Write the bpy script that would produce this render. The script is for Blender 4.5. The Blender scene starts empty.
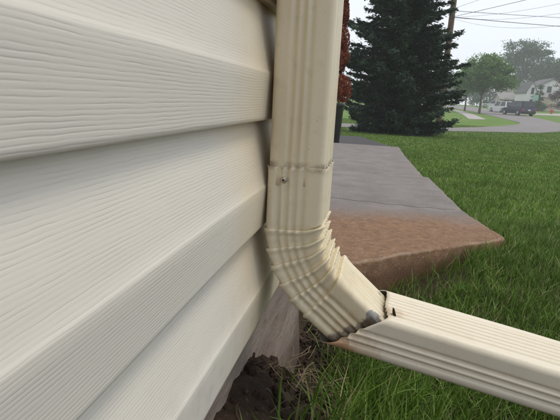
import bpy, bmesh, math, random
import numpy as np
from mathutils import Vector, Matrix, noise as mnoise
R = math.radians
random.seed(7); rng = np.random.default_rng(11)
S = bpy.context.scene
COL = S.collection

# ------------------------------------------------------------------ camera
F = 470.0                                   # focal length in pixels of the 560 px wide photograph
def _basis():
    y = np.array([100 / F, 108 / F, 1.0]); y /= np.linalg.norm(y)      # direction along the wall
    z = np.cross(y, np.array([1, -.05, 0.])); z /= np.linalg.norm(z)
    if z[1] < 0: z = -z
    x = np.cross(y, z)
    if x[0] < 0: x = -x
    return x, y, z
BX, BY, BZ = _basis()
CAM = np.array([.112, 0, .58])
def ray(px, py):
    c = np.array([(px - 280) / F, -(py - 210) / F, 1.0]); return np.array([c @ BX, c @ BY, c @ BZ])
def ony(px, py, y):
    r = ray(px, py); return CAM + r * (y / r[1])
def onx(px, py, x):
    r = ray(px, py); return CAM + r * ((x - CAM[0]) / r[0])
cd = bpy.data.cameras.new('camera'); cam = bpy.data.objects.new('camera', cd); COL.objects.link(cam)
right = Vector((BX[0], BY[0], BZ[0])); up = Vector((BX[1], BY[1], BZ[1])); fwd = Vector((BX[2], BY[2], BZ[2]))
m = Matrix((right, up, -fwd)).transposed().to_4x4(); m.translation = Vector(CAM); cam.matrix_world = m
cd.sensor_width = 36; cd.lens = 36 * F / 560; cd.clip_start = .01; cd.clip_end = 2000
cd.dof.use_dof = True; cd.dof.focus_distance = .53; cd.dof.aperture_fstop = 60
S.camera = cam
S.cycles.volume_bounces = 2; S.render.resolution_x = 1024; S.render.resolution_y = 768

# ------------------------------------------------------------------ sky, sun, exposure
W = bpy.data.worlds.new('World'); S.world = W; W.use_nodes = True
nt = W.node_tree; bg = nt.nodes['Background']
sky = nt.nodes.new('ShaderNodeTexSky'); sky.sky_type = 'NISHITA'; sky.sun_disc = False
SUN_EL, SUN_AZ = 68, 80                     # azimuth measured from +Y towards +X
sky.sun_elevation = R(SUN_EL); sky.sun_rotation = R(SUN_AZ); sky.dust_density = 4
mx = nt.nodes.new('ShaderNodeMix'); mx.data_type = 'RGBA'; mx.inputs[0].default_value = .9
nt.links.new(sky.outputs[0], mx.inputs[6]); mx.inputs[7].default_value = (8.7, 9.1, 9.9, 1)     # even overcast cloud
nt.links.new(mx.outputs[2], bg.inputs[0]); bg.inputs[1].default_value = .1
sl = bpy.data.lights.new('sun', 'SUN'); sl.energy = 1.2; sl.angle = R(20); sl.color = (1, .93, .80)
so = bpy.data.objects.new('sun', sl); COL.objects.link(so)
sd = Vector((math.cos(R(SUN_EL)) * math.sin(R(SUN_AZ)), math.cos(R(SUN_EL)) * math.cos(R(SUN_AZ)), math.sin(R(SUN_EL))))
so.rotation_euler = sd.to_track_quat('Z', 'Y').to_euler(); so.location = (5, 2, 12)
vs = S.view_settings; vs.view_transform = 'Standard'; vs.look = 'None'; vs.gamma = 1; vs.exposure = .3; vs.use_curve_mapping = False

# ------------------------------------------------------------------ material helpers
class NT:
    def __init__(s, name):
        s.m = bpy.data.materials.new(name); s.m.use_nodes = True; s.t = s.m.node_tree
        s.b = s.t.nodes['Principled BSDF']; s.out = s.t.nodes['Material Output']
    def n(s, typ, **kw):
        nd = s.t.nodes.new(typ)
        for k, v in kw.items():
            if k.startswith('i_'):
                k2 = k[2:]; k2 = int(k2) if k2.isdigit() else k2.replace('_', ' ')
                s.put(nd.inputs[k2], v)
            else: setattr(nd, k, v)
        return nd
    def put(s, sock, v):
        if isinstance(v, bpy.types.NodeSocket): s.t.links.new(v, sock)
        else: sock.default_value = v
    def math(s, op, a, b=0, c=None, clamp=False):
        nd = s.n('ShaderNodeMath', operation=op, use_clamp=clamp); s.put(nd.inputs[0], a); s.put(nd.inputs[1], b)
        if c is not None: s.put(nd.inputs[2], c)
        return nd.outputs[0]
    def mix(s, f, a, b):
        nd = s.n('ShaderNodeMix', data_type='RGBA'); s.put(nd.inputs[0], f)
        s.put(nd.inputs[6], a if isinstance(a, bpy.types.NodeSocket) else (*a, 1)); s.put(nd.inputs[7], b if isinstance(b, bpy.types.NodeSocket) else (*b, 1))
        return nd.outputs[2]
    def pos(s): return s.n('ShaderNodeNewGeometry').outputs['Position']
    def mapped(s, scale, vec=None):
        nd = s.n('ShaderNodeMapping'); s.put(nd.inputs[0], vec or s.pos()); nd.inputs['Scale'].default_value = scale
        return nd.outputs[0]
    def noise(s, scale, vec=None, detail=4, rough=.55, dist=0):
        nd = s.n('ShaderNodeTexNoise'); s.put(nd.inputs['Vector'], vec or s.pos())
        nd.inputs['Scale'].default_value = scale; nd.inputs['Detail'].default_value = detail; nd.inputs['Roughness'].default_value = rough; nd.inputs['Distortion'].default_value = dist
        return nd.outputs[0]
    def step(s, v, a, b):
        nd = s.n('ShaderNodeMapRange', interpolation_type='SMOOTHSTEP', clamp=True)
        s.put(nd.inputs[0], v); nd.inputs[1].default_value = a; nd.inputs[2].default_value = b
        return nd.outputs[0]
    def bump(s, hgt, strength=1, dist=.001):
        nd = s.n('ShaderNodeBump'); nd.inputs['Strength'].default_value = strength; nd.inputs['Distance'].default_value = dist
        s.put(nd.inputs['Height'], hgt); s.t.links.new(nd.outputs[0], s.b.inputs['Normal'])
    def done(s, col, rough=.6, metal=0, spec=.5):
        s.put(s.b.inputs['Base Color'], col if isinstance(col, bpy.types.NodeSocket) else (*col, 1))
        s.put(s.b.inputs['Roughness'], rough); s.b.inputs['Metallic'].default_value = metal; s.b.inputs['Specular IOR Level'].default_value = spec
        return s.m
MAT = {}
def simple(name, col, col2=None, scale=20, rough=.6, metal=0, bump=0, bscale=None):
    t = NT(name)
    c2 = col2 or tuple(x * .8 for x in col)
    t_n = t.noise(scale)
    c = t.mix(t.step(t_n, .3, .7), col, c2)
    if bump: t.bump(t.noise(bscale or scale * 4), 1, bump)
    MAT[name] = t.done(c, rough, metal); return MAT[name]
def leafmat(name, cols, rough=.5, transl=.25, wide=2.0):
    t = NT(name)
    isl = t.n('ShaderNodeNewGeometry').outputs['Random Per Island']
    r = t.n('ShaderNodeValToRGB'); t.put(r.inputs[0], isl)
    el = r.color_ramp.elements
    el[0].position = cols[0][0]; el[0].color = (*cols[0][1], 1); el[1].position = cols[-1][0]; el[1].color = (*cols[-1][1], 1)
    for p, c in cols[1:-1]:
        e = el.new(p); e.color = (*c, 1)
    c = t.mix(t.math('MULTIPLY', t.step(t.noise(wide, detail=3), .35, .7), .4), r.outputs[0], tuple(v * .55 for v in cols[0][1]))
    t.done(c, rough, 0, .3)
    tr = t.n('ShaderNodeBsdfTranslucent'); t.put(tr.inputs[0], c)
    ms = t.n('ShaderNodeMixShader'); ms.inputs[0].default_value = transl
    t.t.links.new(t.b.outputs[0], ms.inputs[1]); t.t.links.new(tr.outputs[0], ms.inputs[2]); t.t.links.new(ms.outputs[0], t.out.inputs[0])
    MAT[name] = t.m; return t.m

# vinyl siding: embossed wood grain along the wall
def siding_mat(axis):
    t = NT('vinyl_siding_' + axis)
    p = t.pos(); ri = t.n('ShaderNodeObjectInfo').outputs['Random']
    sep = t.n('ShaderNodeSeparateXYZ'); t.put(sep.inputs[0], p)
    along = sep.outputs[1] if axis == 'y' else sep.outputs[0]
    off = t.math('MULTIPLY', ri, 37.0)
    def stretched(ka, kz):
        cmb = t.n('ShaderNodeCombineXYZ'); t.put(cmb.inputs[0], t.math('MULTIPLY', along, ka)); t.put(cmb.inputs[1], t.math('MULTIPLY', sep.outputs[2], kz)); t.put(cmb.inputs[2], off)
        return cmb.outputs[0]
    # embossed grain: near-parallel lines about 3 mm apart that wander and fade
    wob = t.noise(1.0, stretched(13, 70), 2, .5); wig = t.noise(1.0, stretched(75, 160), 2, .5)
    ph = t.math('ADD', t.math('MULTIPLY', sep.outputs[2], 2 * math.pi / .0023), t.math('ADD', t.math('MULTIPLY', wob, 7.0), t.math('MULTIPLY', wig, 2.6)))
    sn = t.math('SINE', ph)
    fade = t.math('ADD', t.math('MULTIPLY', t.step(t.noise(1.0, stretched(28, 330), 3, .6), .38, .62), .85), .15)
    groove = t.math('MULTIPLY', t.math('POWER', t.math('MULTIPLY', t.math('ADD', sn, 1.0), .5), 4.0), fade)
    hgt = t.math('ADD', t.math('SUBTRACT', t.math('MULTIPLY', sn, -.08), t.math('MULTIPLY', groove, .75)), t.math('MULTIPLY', t.noise(700, None, 2), .12))
    t.bump(hgt, .4, .00026)
    big = t.noise(6, t.mapped((1, .6, 2)), 3)
    c = t.mix(t.step(big, .3, .7), (.69, .655, .58), (.645, .61, .545))
    c = t.mix(t.math('MULTIPLY', groove, .12), c, (.36, .35, .31))
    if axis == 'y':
        st = t.math('MULTIPLY', t.step(along, .33, .455), t.math('SUBTRACT', 1.0, t.step(along, .6, .75)))  # warm colour bleed from the downspout, painted into the siding beside it
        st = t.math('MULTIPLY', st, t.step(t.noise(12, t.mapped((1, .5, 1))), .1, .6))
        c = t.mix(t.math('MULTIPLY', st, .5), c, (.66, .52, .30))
        lowdirt = t.math('MULTIPLY', t.math('SUBTRACT', 1.0, t.step(sep.outputs[2], .325, .42)), t.math('MULTIPLY', t.step(t.noise(45), .45, .75), .25))
        c = t.mix(lowdirt, c, (.30, .26, .2))
    MAT['siding_' + axis] = t.done(c, .52, 0, .4)
siding_mat('y'); siding_mat('x')

# cream painted aluminium
def cream(name, worn=None, seam=None, pale=0, tone=1.0):
    t = NT(name); p = t.pos()
    sep = t.n('ShaderNodeSeparateXYZ'); t.put(sep.inputs[0], p)
    n1 = t.noise(14, t.mapped((1, 1, .35)), 4); n2 = t.noise(60, None, 4)
    c = t.mix(t.step(n1, .35, .75), (.73 * tone, .655 * tone, .49 * tone), (.68 * tone, .585 * tone, .40 * tone))
    c = t.mix(t.math('MULTIPLY', t.step(n2, .55, .75), .28), c, (.46, .38, .25))
    c = t.mix(t.math('MULTIPLY', t.step(t.noise(55, t.mapped((1, 1, .06)), 3), .52, .75), .22), c, (.45, .36, .22))
    if pale: c = t.mix(pale, c, (.73, .675, .575))
    sp = t.step(t.noise(420, None, 2), .69, .74)
    c = t.mix(t.math('MULTIPLY', sp, .35), c, (.2, .15, .09))
    rough = .42
    if seam is not None:
        d = t.math('ABSOLUTE', t.math('SUBTRACT', sep.outputs[2], seam))
        k = t.math('MULTIPLY', t.math('SUBTRACT', 1.0, t.step(d, .0006, .006)), t.step(t.noise(90), .25, .7))
        c = t.mix(t.math('MULTIPLY', k, .75), c, (.17, .12, .075))
    for (pt, rad, colr, amt) in (worn or []):
        vd = t.n('ShaderNodeVectorMath', operation='DISTANCE'); t.put(vd.inputs[0], p); vd.inputs[1].default_value = pt
        dd = t.math('ADD', vd.outputs['Value'], t.math('MULTIPLY', t.math('SUBTRACT', t.noise(130, None, 6, .7), .5), rad * 2.4))
        k = t.math('SUBTRACT', 1.0, t.step(dd, rad * .85, rad * (1.0 if amt > .8 else 1.6)))
        c = t.mix(t.math('MULTIPLY', k, amt), c, colr)
    t.bump(t.noise(35, None, 2), .35, .0012)
    MAT[name] = t.done(c, rough, 0, .5)
SEAM = .5095
cream('cream_pipe', seam=SEAM + .0015)
cream('cream_elbow', seam=SEAM, worn=[((.128, .479, .349), .011, (.26, .25, .245), .95), ((.124, .479, .357), .006, (.26, .25, .245), .95), ((.086, .479, .318), .008, (.30, .27, .22), .7), ((.105, .478, .33), .02, (.5, .36, .19), .35)] + [((.083 + .052 * q, .479, .3175 + .034 * q + .002), .0048, (.09, .065, .04), .75) for q in (.05, .2, .33, .45, .6, .7, .82, 1.0, 1.06)] + [((.137, y_, .357), .004, (.07, .05, .035), .7) for y_ in (.485, .495, .507, .52, .533, .548, .558)])
cream('cream_extension', worn=[((.09, .477, .312), .014, (.42, .19, .07), .75), ((.115, .477, .306), .02, (.5, .3, .14), .35), ((.152, .5, .362), .012, (.5, .3, .15), .4)], pale=.6)
simple('bare_metal', (.17, .165, .16), (.1, .095, .09), 60, .55, .3)
simple('screw_metal', (.5, .45, .36), (.36, .31, .24), 200, .4, .6)
simple('dark_hole', (.012, .011, .01), None, 50, .9)
simple('trim_cream', (.62, .6, .54), (.57, .55, .5), 5, .45)
simple('white_trim', (.7, .69, .65), None, 5, .5)
simple('roof_shingle', (.13, .12, .11), (.08, .075, .07), 6, .9)

def concrete_mat():
    t = NT('walk_concrete'); p = t.pos(); sep = t.n('ShaderNodeSeparateXYZ'); t.put(sep.inputs[0], p)
    n1 = t.noise(5, None, 6, .65); n2 = t.noise(160, None, 3); n3 = t.noise(30, None, 5, .65)
    c = t.mix(t.step(n1, .3, .72), (.225, .2, .19), (.165, .146, .137))
    # rust-brown water stain: spreads from the downspout over the near slab
    d = t.math('ADD', t.math('ADD', sep.outputs[1], t.math('MULTIPLY', sep.outputs[0], -.12)), t.math('MULTIPLY', t.math('SUBTRACT', t.noise(4.5, None, 5, .6), .5), .5))
    st = t.math('SUBTRACT', 1.0, t.step(d, 2.02, 2.5))
    sc = t.mix(t.step(n3, .3, .7), (.27, .15, .078), (.165, .088, .045))
    c = t.mix(t.math('MULTIPLY', st, .92), c, sc)
    c = t.mix(t.math('MULTIPLY', t.step(t.noise(240, None, 3, .7), .35, .7), .4), c, t.mix(.5, c, (.04, .03, .025)))
    c = t.mix(t.math('MULTIPLY', t.step(t.noise(75, None, 2), .63, .69), .35), c, (.42, .37, .31))
    zr = t.math('ADD', sep.outputs[2], t.math('MULTIPLY', t.math('SUBTRACT', sep.outputs[1], 2.0), .0333))
    rim = t.math('MULTIPLY', t.math('MULTIPLY', t.step(zr, .050, .054), t.math('SUBTRACT', 1.0, t.step(zr, .0585, .0597))), t.step(t.noise(9, None, 4), .3, .6))
    c = t.mix(t.math('MULTIPLY', rim, .4), c, (.42, .34, .25))      # exposed aggregate
    c = t.mix(t.math('MULTIPLY', t.step(t.noise(130, None, 2), .63, .7), .6), c, (.07, .045, .03))
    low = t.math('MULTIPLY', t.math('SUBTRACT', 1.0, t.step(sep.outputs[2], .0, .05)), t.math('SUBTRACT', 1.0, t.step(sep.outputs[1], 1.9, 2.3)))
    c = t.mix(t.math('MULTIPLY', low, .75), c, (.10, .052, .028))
    t.bump(t.math('ADD', t.math('MULTIPLY', n2, .6), n3), .9, .004)
    MAT['walk'] = t.done(c, .85, 0, .3)
concrete_mat()
def foundation_mat():
    t = NT('foundation_concrete')
    mp = t.mapped((1, .3, 1))
    c = t.mix(t.step(t.noise(16, mp, 6, .6), .3, .7), (.29, .24, .205), (.2, .155, .13))
    c = t.mix(t.math('MULTIPLY', t.step(t.noise(70, mp, 4), .5, .72), .5), c, (.13, .092, .07))
    sp_ = t.n('ShaderNodeSeparateXYZ'); t.put(sp_.inputs[0], t.pos())
    mud = t.math('SUBTRACT', 1.0, t.step(t.math('ADD', sp_.outputs[2], t.math('MULTIPLY', t.noise(20, mp, 4), .16)), .1, .24))
    c = t.mix(t.math('MULTIPLY', mud, .8), c, (.07, .047, .035))
    t.bump(t.noise(110, mp, 5, .6), .8, .003); MAT['foundation'] = t.done(c, .92, 0, .2)
foundation_mat()
def soil_mat():
    t = NT('soil')
    c = t.mix(t.step(t.noise(18, None, 6, .65), .3, .7), (.065, .042, .03), (.03, .02, .014))
    c = t.mix(t.math('MULTIPLY', t.step(t.noise(150, None, 3), .56, .7), .55), c, (.12, .085, .062))
    t.bump(t.noise(90, None, 6, .7), 1, .012); MAT['soil'] = t.done(c, .95, 0, .15)
soil_mat()
def ground_mat():
    t = NT('lawn_ground')
    n = t.noise(.35, None, 5, .6); n2 = t.noise(9, None, 6, .7)
    c = t.mix(t.step(n, .3, .7), (.10, .175, .026), (.14, .21, .04))
    c = t.mix(t.math('MULTIPLY', t.step(t.noise(1.7, None, 6, .75), .4, .7), .5), c, (.06, .12, .022))
    c = t.mix(t.math('MULTIPLY', t.step(n2, .45, .75), .55), c, (.05, .085, .02))
    p = t.n('ShaderNodeSeparateXYZ'); t.put(p.inputs[0], t.pos())
    near = t.math('SUBTRACT', 1.0, t.step(p.outputs[1], 1.6, 3.2))
    c = t.mix(near, c, (.045, .033, .02))
    t.bump(n2, 1, .03); MAT['lawn'] = t.done(c, .9, 0, .2)
ground_mat()
def road_mat():
    t = NT('road_concrete')
    c = t.mix(t.step(t.noise(.8, None, 6, .65), .3, .7), (.215, .195, .192), (.175, .16, .156))
    c = t.mix(t.math('MULTIPLY', t.step(t.noise(12, None, 4), .55, .75), .3), c, (.13, .12, .115))
    t.bump(t.noise(40), .6, .004); MAT['road'] = t.done(c, .9, 0, .3)
road_mat()
simple('asphalt', (.06, .055, .058), (.04, .037, .04), 30, .9, bump=.004, bscale=150)
simple('sidewalk', (.36, .33, .31), (.3, .275, .26), 2, .9)
leafmat('grass', [(0, (.045, .095, .008)), (.35, (.10, .2, .02)), (.7, (.17, .29, .042)), (.93, (.27, .37, .09)), (.945, (.40, .34, .18)), (1, (.46, .4, .23))], .45, .18, 3.0)
leafmat('spruce', [(0, (.011, .028, .017)), (.6, (.028, .06, .036)), (1, (.085, .14, .085))], .6, .1, 1.2)
leafmat('leaf_green', [(0, (.08, .17, .035)), (.6, (.13, .24, .055)), (1, (.19, .31, .09))], .5, .4, .8)
leafmat('leaf_dark', [(0, (.045, .095, .035)), (.6, (.065, .125, .045)), (1, (.1, .16, .065))], .5, .25, .5)
leafmat('leaf_grey', [(0, (.07, .11, .07)), (.6, (.1, .15, .1)), (1, (.14, .19, .13))], .5, .25, .5)  # leaves paled so the colour carries part of the distance haze
leafmat('leaf_purple', [(0, (.06, .014, .02)), (.6, (.09, .02, .03)), (1, (.13, .035, .04))], .5, .2, .8)
leafmat('leaf_rust', [(0, (.12, .02, .008)), (.45, (.22, .04, .014)), (.85, (.32, .075, .022)), (1, (.42, .15, .05))], .5, .2, 7)
leafmat('straw', [(0, (.12, .085, .05)), (.5, (.2, .145, .085)), (1, (.07, .05, .03))], .7, .1, 5)
simple('bark', (.12, .085, .06), (.07, .05, .036), 12, .95, bump=.02, bscale=25)
simple('pole_wood', (.2, .135, .09), (.13, .09, .065), 6, .9, bump=.01, bscale=30)
simple('wire', (.03, .03, .033), None, 5, .6)
simple('black_plastic', (.012, .013, .014), (.02, .021, .022), 8, .3)
simple('house_white', (.66, .66, .64), (.6, .6, .58), .6, .6)
simple('house_tan', (.43, .39, .33), (.38, .34, .29), .6, .7)
simple('garage_beige', (.55, .45, .36), (.5, .41, .33), .6, .7)
simple('roof_dark', (.13, .12, .12), (.09, .085, .085), 2, .9)
simple('roof_grey', (.24, .225, .215), (.19, .18, .17), 2, .9)
simple('glass_dark', (.03, .035, .042), None, 3, .12)
simple('paint_navy', (.02, .024, .06), (.017, .02, .05), 2, .22)
simple('paint_white', (.72, .72, .71), (.68, .68, .67), 2, .25)
simple('paint_silver', (.55, .56, .57), (.5, .51, .52), 2, .25)
simple('tyre', (.018, .018, .018), None, 20, .85)
simple('rim', (.4, .4, .41), None, 10, .35, .6)
simple('lamp_red', (.42, .02, .02), None, 10, .25)
simple('plate', (.66, .66, .64), None, 10, .5)
simple('hydrant_red', (.42, .035, .02), (.33, .03, .02), 10, .45)
simple('sign_green', (.25, .42, .36), (.22, .38, .33), 2, .5)

# ------------------------------------------------------------------ mesh helpers
def obj(name, me, mat, parent=None, label=None, cat=None, group=None, kind=None, smooth=False):
    o = bpy.data.objects.new(name, me); COL.objects.link(o)
    if mat and len(me.materials) == 0: me.materials.append(MAT[mat] if isinstance(mat, str) else mat)
    if parent: o.parent = parent
    if smooth:
        me.shade_smooth(); me.set_sharp_from_angle(angle=R(40))
    tag(o, label, cat, group, kind); return o
def tag(o, label=None, cat=None, group=None, kind=None):
    if label: o['label'] = label
    if cat: o['category'] = cat
    if group: o['group'] = group
    if kind: o['kind'] = kind
    return o
def empty(name, loc, label, cat, group=None, rz=0):
    o = bpy.data.objects.new(name, None); COL.objects.link(o); o.location = loc; o.rotation_euler.z = rz; o.empty_display_size = .1
    return tag(o, label, cat, group)
def pyd(name, v, f):
    me = bpy.data.meshes.new(name); me.from_pydata([tuple(map(float, q)) for q in v], [], f); me.update(); return me
def arr(name, verts, quads=None, tris=None):
    me = bpy.data.meshes.new(name); verts = np.asarray(verts, np.float32).reshape(-1, 3)
    loops, starts, k = [], [], 0
    if quads is not None and len(quads):
        q = np.asarray(quads, np.int32); loops.append(q.ravel()); starts.append(np.arange(len(q)) * 4); k = q.size
    if tris is not None and len(tris):
        q = np.asarray(tris, np.int32); loops.append(q.ravel()); starts.append(k + np.arange(len(q)) * 3)
    L = np.concatenate(loops).astype(np.int32); st = np.concatenate(starts).astype(np.int32)
    me.vertices.add(len(verts)); me.vertices.foreach_set('co', verts.ravel())
    me.loops.add(len(L)); me.loops.foreach_set('vertex_index', L)
    me.polygons.add(len(st)); me.polygons.foreach_set('loop_start', st)
    me.update(calc_edges=True); me.validate(); return me
def bmend(name, bm):
    me = bpy.data.meshes.new(name); bmesh.ops.recalc_face_normals(bm, faces=bm.faces); bm.to_mesh(me); bm.free(); return me
def box(bm, x0, x1, y0, y1, z0, z1, bev=0):
    vs = [bm.verts.new((x, y, z)) for x in (x0, x1) for y in (y0, y1) for z in (z0, z1)]
    fs = [bm.faces.new([vs[i] for i in q]) for q in ((0, 1, 3, 2), (4, 6, 7, 5), (0, 4, 5, 1), (2, 3, 7, 6), (0, 2, 6, 4), (1, 5, 7, 3))]
    if bev:
        es = list({e for f in fs for e in f.edges}); bmesh.ops.bevel(bm, geom=es, offset=bev, segments=2, affect='EDGES', profile=.6)
def boxme(name, *a, bev=0):
    bm = bmesh.new(); box(bm, *a, bev=bev); return bmend(name, bm)
def prism(bm, poly, axis, a0, a1):
    """polygon extruded along an axis; poly holds the two other coordinates"""
    def p(q, a): return (a, q[0], q[1]) if axis == 'x' else (q[0], a, q[1]) if axis == 'y' else (q[0], q[1], a)
    A = [bm.verts.new(p(q, a0)) for q in poly]; B = [bm.verts.new(p(q, a1)) for q in poly]; n = len(poly)
    bm.faces.new(A); bm.faces.new(B[::-1])
    for i in range(n): bm.faces.new((A[i], A[(i + 1) % n], B[(i + 1) % n], B[i]))
def tube(bm, pts, rad, n=8, cap=True):
    pts = [Vector(p) for p in pts]; rings = []
    rr = rad if isinstance(rad, (list, tuple)) else [rad] * len(pts)
    for i, p in enumerate(pts):
        d = (pts[min(i + 1, len(pts) - 1)] - pts[max(i - 1, 0)]).normalized()
        a = d.cross(Vector((0, 0, 1))) if abs(d.z) < .9 else d.cross(Vector((1, 0, 0)))
        a.normalize(); b = d.cross(a)
        rings.append([bm.verts.new(p + (a * math.cos(2 * math.pi * k / n) + b * math.sin(2 * math.pi * k / n)) * rr[i]) for k in range(n)])
    for i in range(len(rings) - 1):
        for k in range(n): bm.faces.new((rings[i][k], rings[i][(k + 1) % n], rings[i + 1][(k + 1) % n], rings[i + 1][k]))
    if cap: bm.faces.new(rings[0][::-1]); bm.faces.new(rings[-1])
def lathe(bm, prof, n=20, cx=0, cy=0):
    rings = [[bm.verts.new((cx + r * math.cos(2 * math.pi * k / n), cy + r * math.sin(2 * math.pi * k / n), z)) for k in range(n)] for r, z in prof]
    for i in range(len(rings) - 1):
        for k in range(n): bm.faces.new((rings[i][k], rings[i][(k + 1) % n], rings[i + 1][(k + 1) % n], rings[i + 1][k]))
    bm.faces.new(rings[0][::-1]); bm.faces.new(rings[-1])

# ------------------------------------------------------------------ terrain
KY = [-500, 2, 20, 30, 45, 63, 75, 100, 130, 500]; KZ = [0, 0, -.6, -.62, -.45, -.25, -.07, .5, .9, 1.6]
def hbase(y): return np.interp(y, KY, KZ)
def sstep(a, b, v):
    t = np.clip((v - a) / (b - a), 0, 1); return t * t * (3 - 2 * t)
def h(x, y):
    x = np.asarray(x, float); y = np.asarray(y, float)
    z = hbase(y)
    z = z - .07 * np.exp(-(((x - .15) / .45) ** 2 + ((y - 1.45) / .35) ** 2))
    z = z + .235 * (1 - sstep(-.05, .23, x)) * (1 - sstep(.52, .9, y))
    return z
def hit(px, py, off=0):
    r = ray(px, py); r = r / r[1]; ys = np.geomspace(.5, 450, 60000)
    i = np.argmax(CAM[2] + r[2] * ys < h(CAM[0] + r[0] * ys, ys) + off); y = ys[i]
    return np.array([CAM[0] + r[0] * y, y, float(h(CAM[0] + r[0] * y, y)) + off])
def ground():
    xs = np.unique(np.concatenate([np.linspace(-.6, 2, 66), np.linspace(-6, 8, 57), np.linspace(-60, 80, 29), np.linspace(-420, 420, 15)]).round(3))
    ys = np.unique(np.concatenate([np.linspace(-.6, 3, 91), np.linspace(-6, 14, 81), np.array(KY[2:9]), np.linspace(20, 140, 41), [-420, -200, -60, 200, 300, 420]]).round(3))
    X, Y = np.meshgrid(xs, ys, indexing='ij'); Z = h(X, Y); n = len(ys)
    i, j = np.meshgrid(np.arange(len(xs) - 1), np.arange(n - 1), indexing='ij'); a = (i * n + j).ravel()
    obj('lawn_ground', arr('lawn_ground', np.stack([X, Y, Z], -1), np.stack([a, a + n, a + n + 1, a + 1], -1)), 'lawn', kind='structure', smooth=False).data.shade_smooth()
ground()

def ribbon(name, L, Rr, mat, dz, kind='structure'):
    """strip between two polylines, laid on the terrain"""
    L = np.array(L, float); Rr = np.array(Rr, float); V = []; Q = []
    for i in range(len(L) - 1):
        ya, yb = (L[i, 1] + Rr[i, 1]) / 2, (L[i + 1, 1] + Rr[i + 1, 1]) / 2
        for k in range(12 + (i == len(L) - 2)):
            t = k / 12
            a = L[i] * (1 - t) + L[i + 1] * t; b = Rr[i] * (1 - t) + Rr[i + 1] * t
            for w in np.linspace(0, 1, 9):
                p = a * (1 - w) + b * w; V.append((p[0], p[1], float(h(p[0], p[1])) + dz))
    n = 9; rows = len(V) // n
    for r_ in range(rows - 1):
        for w in range(n - 1): q = r_ * n + w; Q.append((q, q + 1, q + n + 1, q + n))
    bm = bmesh.new(); vv = [bm.verts.new(v) for v in V]
    for q in Q: bm.faces.new([vv[i] for i in q])
    ret = bmesh.ops.extrude_face_region(bm, geom=bm.faces[:])
    for e in ret['geom']:
        if isinstance(e, bmesh.types.BMVert): e.co.z -= dz + .05
    return obj(name, bmend(name, bm), mat, kind=kind)
ribbon('road', [(-30, 19), (-8, 22.6), (3.6, 26.6), (7.8, 33), (9.9, 37), (11.2, 41), (12.4, 58), (13.2, 75), (11.5, 100), (4, 130), (-20, 150)],
       [(-30, 14.5), (-8, 18.6), (3.4, 23.5), (8.4, 27.2), (12, 33), (14.6, 40), (17.6, 60), (19.2, 75), (18, 102), (8, 136), (-16, 157)], 'road', .03)
ribbon('sidewalk', [(7.6, 43), (9.3, 57), (10.3, 70), (9.6, 90), (4, 112)], [(9.2, 44), (10.6, 57), (11.5, 70), (10.8, 91), (5, 114)], 'sidewalk', .035)
ribbon('driveway', [(19.3, 76.5), (24, 79), (31, 86), (35, 97)], [(18.6, 70.5), (25, 73), (34, 80), (41, 97)], 'sidewalk', .04)
ribbon('asphalt_path', [(-2.2, 8.4), (-2.2, 12.6)], [(.46, 8.4), (-.3, 12.6)], 'asphalt', .03)

def part(name, me, mat, parent=None, smooth=False, label=None):
    o = obj(name, me, mat, None, label=label, smooth=smooth); o.parent = parent
    o.matrix_parent_inverse = parent.matrix_world.inverted() if parent.parent is None and parent.type != 'EMPTY' else Matrix.Translation(-Vector(parent.location)) if parent.type == 'EMPTY' else Matrix()
    return o
# ------------------------------------------------------------------ walkway slabs
walk = empty('walkway', (0, 2.5, 0), 'grey concrete walkway with a rust stained broken front edge behind the downspout', 'walkway')
tag(walk, kind='structure')
def slab(poly, name, thick, res, jag):
    """slab with rounded, slightly broken edges, following the fall of the yard"""
    bm = bmesh.new()
    P = []
    n = len(poly)
    for i in range(n):
        a = Vector(poly[i]); b = Vector(poly[(i + 1) % n]); L = (b - a).length; k = max(2, int(L / res))
        nrm = Vector((b - a)).normalized(); nrm = Vector((nrm.y, -nrm.x))
        for s in range(k):
            q = a.lerp(b, s / k)
            d = (mnoise.noise(Vector((q.x * 9, q.y * 9, 3))) * .012 + mnoise.noise(Vector((q.x * 30, q.y * 30, 8))) * .006) * jag
            if 2.5 < q.y < 2.7 and q.x < .59: d = 0
            P.append(q + nrm * d)
    zt = lambda q: .06 - .0333 * (q.y - 2.0)
    cen = sum(P, Vector((0, 0))) / len(P)
    rings = []
    for inset, dz in ((0, -thick), (0, -.012), (.0025, -.005), (.007, -.0015), (.014, 0)):
        ring = []
        for i, q in enumerate(P):
            t = (P[(i + 1) % len(P)] - P[i - 1]).normalized(); nin = Vector((-t.y, t.x))
            w = (1 + .8 * mnoise.noise(Vector((q.x * 14, q.y * 14, 1.7))) * jag) * (.12 if 2.5 < q.y < 2.7 and q.x < .58 else 1)
            p = q + nin * inset * w; ring.append(bm.verts.new((p.x, p.y, zt(p) + dz * (w if dz > -.05 else 1))))
        rings.append(ring)
    m_ = len(P)
    for a, b in zip(rings[:-1], rings[1:]):
        for i in range(m_): bm.faces.new((a[i], a[(i + 1) % m_], b[(i + 1) % m_], b[i]))
    bm.faces.new(rings[-1]); bm.faces.new(rings[0][::-1])
    me = bmend(name, bm); me.shade_smooth(); me.set_sharp_from_angle(angle=R(50)); return me
crk = []
fr = [(-.62, 1.02), (-.3, 1.062), (.057, 1.407), (.227, 1.6), (.45, 1.80), (.645, 1.985), (.672, 2.03)]
ckl = [(.598, 2.60), (.50, 2.565), (.43, 2.58), (.36, 2.55), (.27, 2.585), (.2, 2.56), (.12, 2.6), (.03, 2.585), (-.06, 2.62), (-.2, 2.6), (-.6, 2.64), (-1.4, 2.62)]
part('slab', slab(fr + ckl + [(-1.4, 1.02)], 'slab', .16, .02, 1), 'walk', walk, label='rust stained front slab with a chipped corner')
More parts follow.
